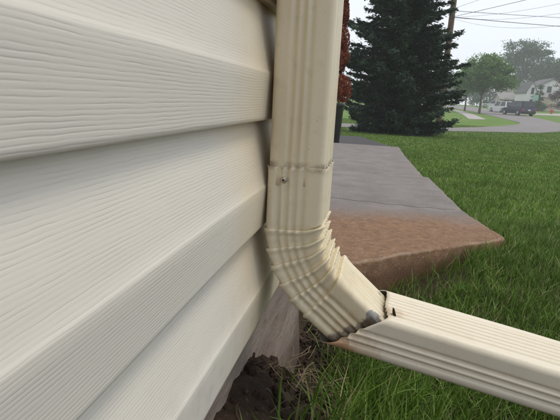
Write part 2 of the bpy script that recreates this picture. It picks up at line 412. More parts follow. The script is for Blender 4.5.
part('slab', slab([(p[0] + .001, p[1] + .014) for p in ckl[::-1]] + [(.57, 4.05), (-1.4, 4.05)], 'slab', .16, .04, .5), 'walk', walk)
part('slab', slab([(-1.4, 4.065), (.53, 4.065), (.50, 6.1), (-1.4, 6.1)], 'slab', .16, .08, .5), 'walk', walk)
part('slab', slab([(-1.4, 6.115), (.50, 6.115), (.50, 8.3), (-1.4, 8.3)], 'slab', .16, .08, .5), 'walk', walk)

# ------------------------------------------------------------------ house: foundation, lap siding, corner, eave
WY0, WY1 = -7.0, .955                        # wall from behind the camera to the corner
house = empty('house', (0, WY1, 0), 'cream vinyl sided house wall with wide dutch lap courses at left', 'house')
_part = part
def part(name, me, mat, parent=house, smooth=False, label=None): return _part(name, me, mat, parent, smooth, label)
COURSE = .117; ZB0 = .321
PROF = [(-.0165, .0006), (-.009, .0), (-.0042, .0004), (-.0028, .0022), (-.0026, .005)] + [(-.0026 + .0026 * t, .005 + .042 * t) for t in (.2, .4, .6, .8, 1)] + \
       [(-.0002, .0482), (-.0008, .0495), (-.0015, .0508)] + [(-.0015 - .0165 * t , .0508 + .079 * t) for t in (.12, .25, .4, .55, .7, .85, 1)]
def course(axis, k):
    z0 = ZB0 + COURSE * k
    if axis == 'y': ss = np.concatenate([np.linspace(WY0, -.2, 8)[:-1], np.linspace(-.2, WY1 - .02, 90)])
    else: ss = np.linspace(-.02, -4, 24)
    V = []
    for s in ss:
        for (px, pz) in PROF:
            w = mnoise.noise(Vector((s * 4.5, k * 3.1, pz * 8))) * .0009 + mnoise.noise(Vector((s * 1.3, k * 5.7, 2))) * .0012
            dz = mnoise.noise(Vector((s * 2.2, k * 4.3, 9))) * .0008
            V.append((px + w, s, z0 + pz + dz) if axis == 'y' else (s, WY1 + px + w, z0 + pz + dz))
    n = len(PROF); a = np.array([i * n + j for i in range(len(ss) - 1) for j in range(n - 1)])
    me = arr('siding_panel', V, np.stack([a, a + n, a + n + 1, a + 1], -1) if axis == 'x' else np.stack([a, a + 1, a + n + 1, a + n], -1))
    me.shade_smooth(); me.set_sharp_from_angle(angle=R(55)); return me
NC = 21
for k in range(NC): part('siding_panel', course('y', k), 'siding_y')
for k in range(NC): part('siding_panel', course('x', k), 'siding_x')
ZTOP = ZB0 + COURSE * NC
bm = bmesh.new()
prism(bm, [(-.05, WY1 - .06), (.012, WY1 - .06), (.012, WY1 + .012), (-.06, WY1 + .012), (-.06, WY1 - .02), (-.05, WY1 - .02)], 'z', ZB0 - .004, ZTOP)
part('corner_post', bmend('corner_post', bm), 'trim_cream')
part('sheathing', boxme('sheathing', -4, -.022, WY0, WY1 - .022, ZB0 - .03, ZTOP), 'dark_hole')
# foundation wall with a rough cast face
def foundation():
    V = []; ys = np.linspace(WY0, WY1 + .03, 170); zs = np.linspace(-.35, ZB0 - .006, 26)
    for y in ys:
        for z in zs: V.append((-.03 + mnoise.fractal(Vector((y * 6, z * 6, 1)), 1, 2, 4) * .006 + .012 * math.exp(-((z - .0) / .1) ** 2), y, z))
    n = len(zs); a = np.array([i * n + j for i in range(len(ys) - 1) for j in range(n - 1)])
    me = arr('foundation', V, np.stack([a, a + 1, a + n + 1, a + n], -1)); me.shade_smooth(); return me
part('foundation', foundation(), 'foundation')
part('foundation', boxme('foundation', -4, -.045, WY0, WY1 + .03, -.35, ZB0 - .01), 'foundation')
EZ = ZTOP
part('soffit', boxme('soffit', -4.1, .34, WY0 - .1, WY1 + .3, EZ, EZ + .02), 'white_trim')
part('fascia', boxme('fascia', .341, .36, WY0 - .1, WY1 + .3, EZ - .005, EZ + .16), 'white_trim')
bm = bmesh.new(); prism(bm, [(.42, EZ + .165), (-2, EZ + 1.1), (-4.2, EZ + 1.1), (-4.2, EZ + .02), (.33, EZ + .021)], 'y', WY0 - .12, WY1 + .32)
part('roof', bmend('roof', bm), 'roof_shingle')
bm = bmesh.new(); prism(bm, [(.362, EZ + .03), (.44, EZ + .03), (.455, EZ + .07), (.48, EZ + .10), (.48, EZ + .13), (.474, EZ + .13), (.474, EZ + .1), (.448, EZ + .07), (.436, EZ + .037), (.368, EZ + .037), (.368, EZ + .15), (.362, EZ + .15)], 'y', WY0 - .1, WY1 + .3)
part('gutter', bmend('gutter', bm), 'white_trim')

# ------------------------------------------------------------------ downspout
PX0, PX1, PY0, PY1 = .0035, .0635, .48, .56
def section(Wd, Dp, near, wide, r=.0065, gd=.0019, sg=.0024):
    """rounded rectangle with pressed flutes: list of (a, b, na, nb); a across the bend, b along the wall"""
    out = []
    def groove(u, L, cs, d):
        v = 0
        for c in cs: v -= d * math.exp(-(((u - c) * L) / sg) ** 2)
        for c0, c1 in zip(cs[:-1], cs[1:]): v += d * .2 * math.exp(-(((u - (c0 + c1) / 2) * L) / .0028) ** 2)
        return v
    def side(p0, p1, nrm, cs, n):
        L = math.hypot(p1[0] - p0[0], p1[1] - p0[1])
        for i in range(n):
            u = i / (n - 1); g = groove(u, L, cs, gd)
            out.append((p0[0] + (p1[0] - p0[0]) * u + nrm[0] * g, p0[1] + (p1[1] - p0[1]) * u + nrm[1] * g, *nrm))
    def corner(cx, cy, a0):
        for i in range(1, 5):
            a = a0 + math.pi / 2 * i / 5; out.append((cx + r * math.cos(a), cy + r * math.sin(a), math.cos(a), math.sin(a)))
    A, B = Wd / 2, Dp / 2
    side((-A + r, -B), (A - r, -B), (0, -1), near, 46); corner(A - r, -B + r, -math.pi / 2)
    side((A, -B + r), (A, B - r), (1, 0), wide, 56); corner(A - r, B - r, 0)
    side((A - r, B), (-A + r, B), (0, 1), [1 - c for c in near], 30); corner(-A + r, B - r, math.pi / 2)
    side((-A, B - r), (-A, -B + r), (-1, 0), wide, 40); corner(-A + r, -B + r, math.pi)
    return out
def rings_mesh(name, rings, mats, thick=.0007):
    n = len(rings[0]); V = [v for rg in rings for v in rg]
    i = np.repeat(np.arange(len(rings) - 1), n); j = np.tile(np.arange(n), len(rings) - 1); j2 = (j + 1) % n
    me = arr(name, V, np.stack([i * n + j, i * n + j2, (i + 1) * n + j2, (i + 1) * n + j], -1))
    bm = bmesh.new(); bm.from_mesh(me); bmesh.ops.recalc_face_normals(bm, faces=bm.faces); bm.to_mesh(me); bm.free()
    me.shade_smooth(); me.set_sharp_from_angle(angle=R(38))
    for q in mats: me.materials.append(MAT[q])
    return me
def solid(o, t=.0008, inner=1):
    md = o.modifiers.new('wall', 'SOLIDIFY'); md.thickness = t; md.offset = -1; md.material_offset = inner; md.use_rim = True; md.material_offset_rim = 0; return o
down = empty('downspout', (.035, .52, .1), 'cream fluted metal downspout with crimped elbow and long low extension', 'downspout')
NEAR = [.30, .48, .655]; WIDE = [.16, .33, .5, .67, .84]
cx, cy = (PX0 + PX1) / 2, (PY0 + PY1) / 2
sec = section(.0600, .0800, NEAR, WIDE)
rg = []
for z in np.concatenate([np.linspace(SEAM - .02, .8, 26), np.linspace(.85, EZ - .2, 8)]):
    w = 1 + (.004 * mnoise.noise(Vector((0, 0, z * 9))))
    rg.append([(cx + a * w + .001 * mnoise.noise(Vector((1, 5, z * 5))), cy + b * w, z) for a, b, na, nb in sec])
for dx, z in ((.004, EZ - .17), (.03, EZ - .14), (.33, EZ - .02), (.375, EZ + .0), (.385, EZ + .031)):
    rg.append([(cx + dx + a, cy + b, z + (a * -.6 if .01 < dx < .36 else 0)) for a, b, na, nb in sec])
solid(part('pipe', rings_mesh('pipe', rg, ['cream_pipe', 'bare_metal']), None, down))
# crimped elbow
sec2 = section(.0622, .0822, [.13] + NEAR, WIDE, gd=.0029, sg=.0031)
BEND = 50.0; ROUT = .134; RC = ROUT - .030; ZA = .446
CR = [2.5, 12.2, 20.9, 30.7, 39.4, 49.0]
SWEEP = lambda inn: .006 * max(0, (inn - .25) / .75) ** 1.7       # the crimps turn up towards the inside of the bend
rg = []
def ring_at(th, off_fn, ext=None, swp=1.0):
    t = R(th); c0 = Vector((cx + RC, 0, ZA)); out = []
    ax = Vector((math.cos(t), 0, math.sin(t)))          # towards the inside of the bend
    d = Vector((math.sin(t), 0, -math.cos(t)))
    for a, b, na, nb in sec2:
        inn = max(-1, min(1, a / .031)); o = off_fn(inn, nb)
        o += .0009 * mnoise.noise(Vector((a * 60, b * 60, th * .35)))
        p = c0 - ax * RC + ax * (a + na * o) + Vector((0, cy + b + nb * o, 0))
        p -= d * SWEEP(inn) * swp
        if ext is not None: p += d * ext(inn)
        out.append(tuple(p))
    return out
for z in np.linspace(SEAM, ZA + .002, 14):
    fl = .0010 * math.exp(-((z - SEAM) / .004) ** 2)
    q_ = ((SEAM - z) / (SEAM - ZA)) ** 2
    rg.append([(cx + a + na * fl, cy + b + nb * fl, z + q_ * SWEEP(max(-1, min(1, a / .031))) + .0009 * math.sin(a * 90) + .0006 * math.sin(b * 150)) for a, b, na, nb in sec2])
def off_at(p):
    def f(inn, nb):
        I = (inn + 1) / 2
        flare = .0021 + .0003 * I
        tuck = -.0012 - .0022 * I * I
        if p < .24: return flare * (.62 + .38 * math.sin(math.pi * (.15 + .85 * p / .24)))
        if p < .36: q = (p - .24) / .12; return flare * .62 * (1 - q) + .0002 * q
        q = (p - .36) / .64; return .0002 + (tuck - .0002) * q ** 1.4
    return f
rg.append(ring_at(.6, lambda i, nb: -.0002)); rg.append(ring_at(CR[0] - .05, lambda i, nb: -.0008 - .003 * ((i + 1) / 2) ** 2))
for c0, c1 in zip(CR[:-1], CR[1:]):
    for p in (0, .03, .07, .12, .17, .21, .24, .28, .32, .36, .45, .56, .67, .78, .88, .96, .995):
        rg.append(ring_at(c0 + (c1 - c0) * p, off_at(p)))
LT = lambda inn: .041 + .040 * (inn + 1) / 2 + SWEEP(inn) * .5
for s, p in ((0, 0.0), (.01, .04), (.025, .1), (.045, .17), (.065, .24), (.09, .28), (.12, .32), (.16, .36), (.3, .42), (.5, .5), (.7, .56), (.85, .6), (1, .63)):
    rg.append(ring_at(BEND, (lambda q: (lambda i, nb: off_at(q)(i, nb) * .9))(p), (lambda s_: (lambda inn: LT(inn) * s_))(s), 1 - s))
solid(part('elbow', rings_mesh('elbow', rg, ['cream_elbow', 'bare_metal']), None, down))
# extension running away from the wall
sec3 = section(.0525, .0865, [.15, .37, .59], [.12, .245, .37, .5, .63, .755, .88], r=.008, gd=.0032, sg=.0019)     # a = up/down, b = along the wall
SL = math.atan(.182); T = Vector((math.cos(SL), 0, -math.sin(SL))); U = Vector((math.sin(SL), 0, math.cos(SL)))
EB = Vector((.083, 0, .313)) + U * .0263 - T * .083
rg = []
stations = np.concatenate([np.linspace(0, .18, 16), np.linspace(.2, .6, 16), np.linspace(.65, 1.66, 18)])
for s in stations:
    ring = []
    for a, b, na, nb in sec3:
        hgt = 1.0 if na > .9 else 0.0 if na < -.9 else (a + .0263) / .0525; far = (b + .043) / .086
        st = .0745 + .058 * hgt ** .9 - .036 * far * (1 - hgt) + .0012 * math.sin(hgt * 7 + far * 9)
        ss = st + (s / .18) * (.2 - st) if s <= .18 else s + .02
        w = .0007 * mnoise.noise(Vector((ss * 7, a * 20, b * 20)))
        pt = EB + T * ss + U * (a + na * w) + Vector((0, cy - .0012 + b + nb * w, 0))
        ring.append(tuple(pt))
    rg.append(ring)
ext = solid(part('extension', rings_mesh('extension', rg, ['cream_extension', 'bare_metal']), None, down))
# screw head, with its driver recess, on the elbow collar
sp = ony(283.5, 180, PY0 - .001)
bm = bmesh.new(); lathe(bm, [(.0036, 0), (.0036, .0005), (.0033, .0012), (.0025, .0018), (.0013, .0021), (.0008, .0021), (.0007, .0009), (.0002, .0008)], 24)
bmesh.ops.rotate(bm, verts=bm.verts, cent=(0, 0, 0), matrix=Matrix.Rotation(R(90), 3, 'X')); bmesh.ops.translate(bm, verts=bm.verts, vec=(sp[0], PY0 - .0010, sp[2]))
sc = part('screw', bmend('screw', bm), 'screw_metal', down, smooth=True)
bm = bmesh.new(); lathe(bm, [(.0012, 0), (.0012, .0003)], 8)
bmesh.ops.rotate(bm, verts=bm.verts, cent=(0, 0, 0), matrix=Matrix.Rotation(R(90), 3, 'X')); bmesh.ops.translate(bm, verts=bm.verts, vec=(sp[0], PY0 - .0030, sp[2]))
o = obj('recess', bmend('recess', bm), 'dark_hole', sc); 
# torn metal tab standing up from the extension top
tp = ony(395, 312, .487)
bm = bmesh.new()
tb = [(-.0035, 0), (.0028, 0), (.0032, .004), (.0012, .0095), (-.0012, .0102), (-.0032, .0055)]
prism(bm, tb, 'y', 0, .0007); bmesh.ops.rotate(bm, verts=bm.verts, cent=(0, 0, 0), matrix=Matrix.Rotation(R(-62), 3, 'Z') @ Matrix.Rotation(R(12), 3, 'X'))
zt_ = (EB + T * (tp[0] / T.x) + U * .0262).z
bmesh.ops.translate(bm, verts=bm.verts, vec=(tp[0], .492, zt_)); part('torn_tab', bmend('torn_tab', bm), 'dark_hole', down, label='bent dark metal tab torn up from the extension')
# ------------------------------------------------------------------ soil bed at the foundation
def soil():
    xs = np.linspace(-.045, .42, 80); ys = np.linspace(-.5, 1.45, 230); V = []
    for x in xs:
        for y in ys:
            e = .25 + .10 * mnoise.noise(Vector((y * 3, 1, 2))) + .04 * mnoise.noise(Vector((y * 11, 6, 2))) + (.1 if 1.0 < y < 1.4 else 0)
            edge = 1 - float(sstep(e - .08, e + .12, x)); edge *= 1 - float(sstep(1.2, 1.42, y))
            d = mnoise.fractal(Vector((x * 16, y * 16, .5)), 1, 2, 4) * .016 + max(0, mnoise.noise(Vector((x * 42, y * 42, 7)))) * .008
            V.append((x, y, float(h(x, y)) + .006 + d * edge - .035 * (1 - edge)))
    n = len(ys); a = np.array([i * n + j for i in range(len(xs) - 1) for j in range(n - 1)])
    me = arr('soil_bed', V, np.stack([a, a + n, a + n + 1, a + 1], -1)); me.shade_smooth()
    obj('soil_bed', me, 'soil', kind='structure')
soil()
# clods and crumbs of soil
def clods():
    bm = bmesh.new()
    for i in range(1700):
        y = random.uniform(.25, 1.0) if i % 3 else random.uniform(.9, 1.25); x = -.03 + abs(random.gauss(0, .12)); s = min(.009, random.expovariate(1 / .0022) + .0012)
        M = Matrix.Translation((x, y, float(h(x, y)) + .006 + s * .35)) @ Matrix.Rotation(random.random() * 6, 4, 'Z') @ Matrix.Rotation(random.random() * 3, 4, 'X')
        r_ = bmesh.ops.create_icosphere(bm, subdivisions=1, radius=s, matrix=M)
        for v in r_['verts']: v.co += Vector((random.uniform(-1, 1), random.uniform(-1, 1), random.uniform(-1, 1))) * s * .3
    obj('soil_crumbs', bmend('soil_crumbs', bm), 'soil', label='brown clods and crumbs of soil beside the foundation', cat='soil', kind='stuff')
clods()
# dead stems lying on the soil
def strawy():
    V = []; Q = []
    for i in range(300):
        y = random.uniform(.25, 1.3); x = -.02 + abs(random.gauss(0, .13)); z = float(h(x, y)) + .012 + random.random() * .01
        a = random.random() * 6.28; L = random.uniform(.015, .07); w = random.uniform(.0004, .0009); bend = random.uniform(-.5, .5); lift = random.uniform(-.1, .35)
        p = np.array([x, y, z]); 
        for s in range(5):
            aa = a + bend * s / 2; d = np.array([math.cos(aa), math.sin(aa), lift * (1 - s / 2.5)]); sd_ = np.array([-math.sin(aa), math.cos(aa), .3])
            V += [p - sd_ * w, p + sd_ * w]
            if s: k = len(V); Q.append((k - 4, k - 3, k - 1, k - 2))
            p = p + d * L / 4
    obj('dead_stems', arr('dead_stems', V, Q), 'straw', label='dry brown stems littering the soil beside the foundation', cat='plant litter', kind='stuff')
strawy()

# ------------------------------------------------------------------ grass blades
def in_poly(x, y, poly):
    ins = np.zeros(len(x), bool); j = len(poly) - 1
    for i in range(len(poly)):
        xi, yi = poly[i]; xj, yj = poly[j]
        c = ((yi > y) != (yj > y)) & (x < (xj - xi) * (y - yi) / (yj - yi + 1e-9) + xi); ins ^= c; j = i
    return ins
def vnoise(x, y, s, seed=0):
    r_ = np.random.default_rng(seed).random((64, 64)); u = x * s; v = y * s; i = np.floor(u).astype(int); j = np.floor(v).astype(int); fu = u - i; fv = v - j
    fu = fu * fu * (3 - 2 * fu); fv = fv * fv * (3 - 2 * fv)
    g = lambda a, b: r_[a % 64, b % 64]
    return (g(i, j) * (1 - fu) + g(i + 1, j) * fu) * (1 - fv) + (g(i, j + 1) * (1 - fu) + g(i + 1, j + 1) * fu) * fv
SLABP = [(-1.4, 1.02)] + fr + [(.6, 2.6), (.565, 4.06), (.525, 4.07), (.49, 6), (.49, 8.3), (.46, 8.4), (-.3, 12.6), (-2.2, 12.6), (-1.4, 4)]
ROADP = [(3.6, 26.6), (7.8, 33), (9.9, 37), (11.2, 41), (14.6, 40), (12, 33), (8.4, 27.2), (3.4, 23.5), (-8, 18.6), (-30, 14.5), (-30, 19), (-8, 22.6)]
def grass():
    VV = []; QQ = []; TT = []; base = 0
    for (y0, y1, dens, ln, wd) in ((.3, 1.2, 38000, .062, .0012), (1.2, 2.6, 28000, .052, .0013), (2.6, 5, 9000, .042, .0021), (5, 9, 4000, .038, .0034), (9, 16, 1500, .036, .006), (16, 32, 480, .036, .012)):
        xa = -.03 if y1 < 3 else -1.2 - .12 * y1; xb = .112 + .42 * y1 + (.5 if y1 < 6 else 1.5)
        N = int((xb - xa) * (y1 - y0) * dens)
        x = rng.uniform(xa, xb, N); y = rng.uniform(y0, y1, N)
        keep = ~in_poly(x, y, SLABP) & ~in_poly(x, y, ROADP)
        # thin out over the bare soil by the wall
        e = .075 + .12 * (vnoise(x, y, 3, 3) - .5) + np.where((y > 1) & (y < 1.4), .02, 0)
        soilness = 1 - np.clip((x - e + .05) / .16, 0, 1)
        keep &= ~((y < 1.55) & (rng.random(N) < soilness * .97))
        keep &= ~((x < .02) & (y < 1.02))
        keep &= ~((y > .43) & (y < .62) & (x > 1.0))
        gap = (y - (1.407 + (x - .057) * .99)) / 1.41                      # distance in front of the slab's broken edge
        keep &= ~((gap > -.12) & (gap < .02) & (x < .5) & (y < 1.9) & (rng.random(N) < .75))
        patch = vnoise(x, y, 5, 5) * .6 + vnoise(x, y, 17, 6) * .4
        keep &= rng.random(N) < .35 + .9 * patch
        x, y, patch = x[keep], y[keep], patch[keep]; N = len(x)
        z = h(x, y)
        L = ln * rng.uniform(.55, 1.35, N) * (.75 + .5 * patch)
        de = np.abs(x - np.interp(y, [1.4, 2.03, 4.06, 4.07, 8.3], [.1, .67, .57, .475, .5]))
        L *= 1 + .55 * np.exp(-(de / .07) ** 2) * (y < 9)
        w = wd * rng.uniform(.7, 1.4, N)
        az = rng.uniform(0, 2 * np.pi, N) ; az = np.where(rng.random(N) < .35, rng.normal(.6, .6, N), az)
        lean = np.clip(rng.normal(.5, .3, N), .05, 1.3)
        fa = rng.uniform(0, 2 * np.pi, N)
        sx, sy = np.cos(fa) * w, np.sin(fa) * w; dx, dy = np.cos(az), np.sin(az)
        def pt(t):
            hz = L * t * np.cos(lean * t * .9); hr = L * t * np.sin(lean * (.3 + .9 * t))
            return x + dx * hr, y + dy * hr, z - .004 + hz
        x0, y0_, z0 = pt(0); x1, y1_, z1 = pt(.5); x2, y2_, z2 = pt(1.0)
        V = np.empty((N, 5, 3)); 
        V[:, 0] = np.stack([x0 - sx, y0_ - sy, z0], -1); V[:, 1] = np.stack([x0 + sx, y0_ + sy, z0], -1)
        V[:, 2] = np.stack([x1 + sx * .85, y1_ + sy * .85, z1], -1); V[:, 3] = np.stack([x1 - sx * .85, y1_ - sy * .85, z1], -1); V[:, 4] = np.stack([x2, y2_, z2], -1)
        b = base + np.arange(N) * 5
        VV.append(V.reshape(-1, 3)); QQ.append(np.stack([b, b + 1, b + 2, b + 3], -1)); TT.append(np.stack([b + 3, b + 2, b + 4], -1)); base += N * 5
    print('grass blades', base // 5)
    obj('grass', arr('grass', np.concatenate(VV), np.concatenate(QQ), np.concatenate(TT)), 'grass', label='short green lawn grass around the walkway', cat='grass', kind='stuff')
grass()

# ------------------------------------------------------------------ leaves and trees
def leaf_quads(P, size, D=None, aspect=.55, rg_=rng):
    """rhombic leaves at points P; D gives the leaf direction (random if None)"""
    N = len(P); d = rg_.normal(size=(N, 3)) if D is None else D + rg_.normal(size=(N, 3)) * .25
    d /= np.linalg.norm(d, axis=1)[:, None] + 1e-9
    s = np.cross(d, rg_.normal(size=(N, 3))); s /= np.linalg.norm(s, axis=1)[:, None] + 1e-9
    L = (size * rg_.uniform(.6, 1.4, N))[:, None]
    V = np.empty((N, 4, 3)); V[:, 0] = P - d * L / 2; V[:, 1] = P + s * L * aspect / 2; V[:, 2] = P + d * L / 2; V[:, 3] = P - s * L * aspect / 2
    b = np.arange(N) * 4; return V.reshape(-1, 3), np.stack([b, b + 1, b + 2, b + 3], -1)
def tree(name, base, H, lobes, leaf, n, mat, label, cat='tree', trunk_r=.15, seed=1, group=None, clump=.35, bare=.3):
    """lobes: (dx, dy, z, rx, ry, rz) ellipsoids, relative to the base"""
    rg_ = np.random.default_rng(seed); t = empty(name, base, label, cat, group)
    P = []
    vol = np.array([l[3] * l[4] * l[5] for l in lobes]); vol = vol / vol.sum()
    tips = []
    for l, v in zip(lobes, vol):
        nc = max(6, int(n * v / 60))
        c = rg_.normal(size=(nc, 3)); c /= np.linalg.norm(c, axis=1)[:, None]; c *= (rg_.random(nc) ** .42)[:, None]
        c = c * np.array(l[3:6]) + np.array(l[:3]); tips.append(c[:3])
        for q in c:
            k = int(60 * rg_.uniform(.5, 1.5)); r_ = clump * rg_.uniform(.6, 1.5)
            P.append(q + rg_.normal(size=(k, 3)) * np.array([r_, r_, r_ * .6]))
    P = np.concatenate(P); V, Q = leaf_quads(P, leaf, rg_=rg_)
    bm = bmesh.new()
    zt_ = max(l[2] for l in lobes)
    tube(bm, [(0, 0, -.1), (trunk_r * .15, 0, H * .15), (-trunk_r * .2, 0, H * .4), (0, 0, zt_)], [trunk_r * 1.25, trunk_r, trunk_r * .75, trunk_r * .2], 8)
    for tp_ in tips:
        for q in tp_[:2]:
            z0 = H * rg_.uniform(.25, .5); tube(bm, [(0, 0, z0), (q[0] * .5, q[1] * .5, (z0 + q[2]) / 2 + .2), tuple(q)], [trunk_r * .5, trunk_r * .3, trunk_r * .08], 5)
    obj('trunk', bmend('trunk', bm), 'bark', t); obj('crown', arr('crown', V, Q), mat, t); return t

def spruce(base, H, label):
    rg_ = np.random.default_rng(5); t = empty('spruce_tree', base, label, 'tree'); bm = bmesh.new()
    tube(bm, [(0, 0, -.1), (0, 0, H * .5), (0, 0, H)], [.2, .12, .02], 8); P = []; D = []
    nl = 50
    for i in range(nl):
        z = .28 + (H - .4) * (i / nl) ** 1.12
        rad = 2.2 * min(1, 1 - (z - 2.0) / (H - 2.0)) * (.84 + .16 * min(1, (z + .1) / 1.5)) + .04
        nb = 10 if z < 6 else 8
        for k in range(nb):
            a = 2 * math.pi * (k + rg_.random()) / nb; r_ = rad * rg_.uniform(.6, 1.08) * (1 + .10 * math.sin(a * 2 + i))
            droop = .24 + .1 * rg_.random(); pts = []
            for u in np.linspace(0, 1, 7):
                pts.append(np.array([math.cos(a) * r_ * u, math.sin(a) * r_ * u, z - droop * r_ * u + .26 * r_ * u ** 2.4 + .02 * rg_.normal()]))
            if z < 6: tube(bm, pts, [.03, .026, .022, .018, .014, .01, .005], 4, cap=False)
            side = np.array([-math.sin(a), math.cos(a), 0])
            out = np.array([math.cos(a), math.sin(a), -.05])
            m_ = int(84 * r_ / 2) + 16
            for j in range(m_):
                u = .1 + .9 * rg_.random() ** .9; f_ = u * 6; i0 = min(5, int(f_)); c = pts[i0] * (1 - f_ + i0) + pts[i0 + 1] * (f_ - i0)
                w = .36 * (1 - u * .75) * r_ / 2; sg = rg_.choice((-1, 1)); tl = w * rg_.uniform(.2, 1)
                e = c + side * sg * tl + out * tl * .5 + np.array([0, 0, -.10 * tl + .02 * rg_.normal()])
                for q in np.linspace(.25, 1, 4):
                    P.append(c + (e - c) * q + rg_.normal(size=3) * .018); D.append((e - c) / (np.linalg.norm(e - c) + 1e-6) * .8 + out * .4 + np.array([0, 0, .15]))
            P.append(pts[-1]); D.append(out)
    P = np.array(P); D = np.array(D); D = D / np.linalg.norm(D, axis=1)[:, None]
    V, Q = leaf_quads(P, .125, D, .34, rg_); V2, Q2 = leaf_quads(P + rg_.normal(size=P.shape) * .04, .115, D, .34, rg_)
    obj('trunk', bmend('trunk', bm), 'bark', t); obj('crown', arr('crown', np.concatenate([V, V2]), np.concatenate([Q, Q2 + len(V)])), 'spruce', t)
b = hit(394, 134.5); spruce(tuple(b), 9.6, 'large dark blue-green spruce with branches sweeping to the lawn')

# street trees and background trees
def at(px, Y, dz=0):
    x = ony(px, 110, Y)[0]; return (float(x), Y, float(h(x, Y)) + dz)
b = hit(479, 113.5)
tree('street_tree', tuple(b), 6.8, [(0, 0, 5.0, 2.6, 2.6, 2.1), (-1.6, .3, 4.2, 1.9, 1.9, 1.3), (1.7, -.3, 4.4, 1.9, 1.9, 1.4), (.3, 0, 6.4, 1.5, 1.5, 1.1), (-.9, 0, 3.2, 1.5, 1.5, .7), (2.9, 0, 3.7, 1.1, 1.1, .8)], .26, 19000, 'leaf_green', 'round mid-green street tree with thin trunk between sidewalk and road', trunk_r=.13, seed=3, clump=.3)
b = hit(464.5, 111)
tree('street_tree', tuple(b), 6, [(0, 0, 4.6, 1.9, 1.9, 1.6), (-.8, 0, 3.8, 1.5, 1.5, 1.0), (.8, 0, 5.3, 1.2, 1.2, .9)], .26, 9000, 'leaf_green', 'smaller green tree half hidden beside the spruce', trunk_r=.12, seed=4, clump=.3)
tree('tall_tree', at(516, 128), 17, [(0, 0, 12.3, 4.0, 3, 3.4), (-2.6, 0, 11, 2.6, 2.4, 2.4), (2.8, 0, 13.5, 2.8, 2.4, 2.0), (1, 0, 8, 3.0, 2.6, 2.6), (-3.4, 0, 14.3, 1.5, 1.5, 1.2), (-1.2, 0, 6, 2.2, 2, 2.2), (4.2, 0, 11.2, 1.4, 1.4, 1.4)], .42, 13000, 'leaf_grey', 'tall pale hazy tree with airy crown behind the houses', trunk_r=.35, seed=6, clump=.55)
tree('background_tree', at(546, 135), 14, [(0, 0, 9.2, 4.5, 3, 3.4), (-3.4, 0, 7.5, 3, 2.6, 3), (3, 0, 8.5, 3.2, 3, 3.2), (0, 0, 5, 5, 3, 2.5)], .5, 15000, 'leaf_dark', 'broad green tree rising behind the white gabled house', trunk_r=.35, seed=7, clump=.6)
tree('background_tree', at(566, 128), 15, [(0, 0, 9.5, 4.5, 3, 4), (-3, 0, 8, 3, 2.6, 3), (0, 0, 5, 5, 3, 2.5)], .5, 13000, 'leaf_dark', 'green tree cut by the right edge of the picture behind the roofs', trunk_r=.35, seed=8, clump=.6)
tree('background_tree', at(488, 150), 9, [(0, 0, 4.5, 5, 3, 3.2), (-5, 0, 4, 4, 3, 3), (5, 0, 4, 4, 3, 2.8)], .5, 7000, 'leaf_dark', 'low dark tree mass far down the road behind the street tree', trunk_r=.3, seed=9, clump=.6)
tree('background_tree', at(455, 140), 9, [(0, 0, 4.5, 5, 3, 3.4), (-5, 0, 4, 5, 3, 3), (4, 0, 3.6, 4, 3, 2.6)], .5, 7000, 'leaf_dark', 'dark tree far behind the right side of the spruce', trunk_r=.3, seed=10, clump=.6)
tree('background_tree', at(405, 110), 9, [(0, 0, 4.5, 5, 3, 3.4), (-6, 0, 4, 5, 3, 3), (6, 0, 3.6, 4, 3, 2.6)], .5, 7000, 'leaf_dark', 'green tree seen through the foot of the spruce', trunk_r=.3, seed=12, clump=.6)
tree('red_leaf_tree', at(562, 92), 6, [(0, 0, 3.6, 2.2, 1.8, 2.0), (-.8, 0, 2.2, 1.5, 1.4, 1.6), (.6, 0, 1.4, 1.6, 1.4, 1.1)], .22, 4500, 'leaf_purple', 'dark purple-leaved tree at the right edge before the garage', trunk_r=.15, seed=13, clump=.25)
tree('small_evergreen', at(537.5, 93), 5, [(0, 0, .9, 1.25, 1.1, .9), (0, 0, 2.1, 1.0, .9, 1.0), (0, 0, 3.3, .65, .6, .9), (0, 0, 4.2, .3, .3, .6)], .2, 4200, 'leaf_dark', 'conical dark evergreen standing before the white gabled house', trunk_r=.12, seed=14, clump=.16)
tree('shrub', at(541, 94), 1.4, [(0, 0, .7, .8, .7, .55)], .16, 900, 'leaf_dark', 'low rounded shrub beside the garage wall', 'shrub', trunk_r=.05, seed=15, clump=.14)
tree('shrub', at(476, 105), 2.2, [(0, 0, 1.1, 2.2, 1.2, .8), (3, 0, .9, 1.6, 1.2, .7)], .2, 2500, 'leaf_dark', 'long dark shrub behind the street tree trunk', 'shrub', trunk_r=.08, seed=16, clump=.2)

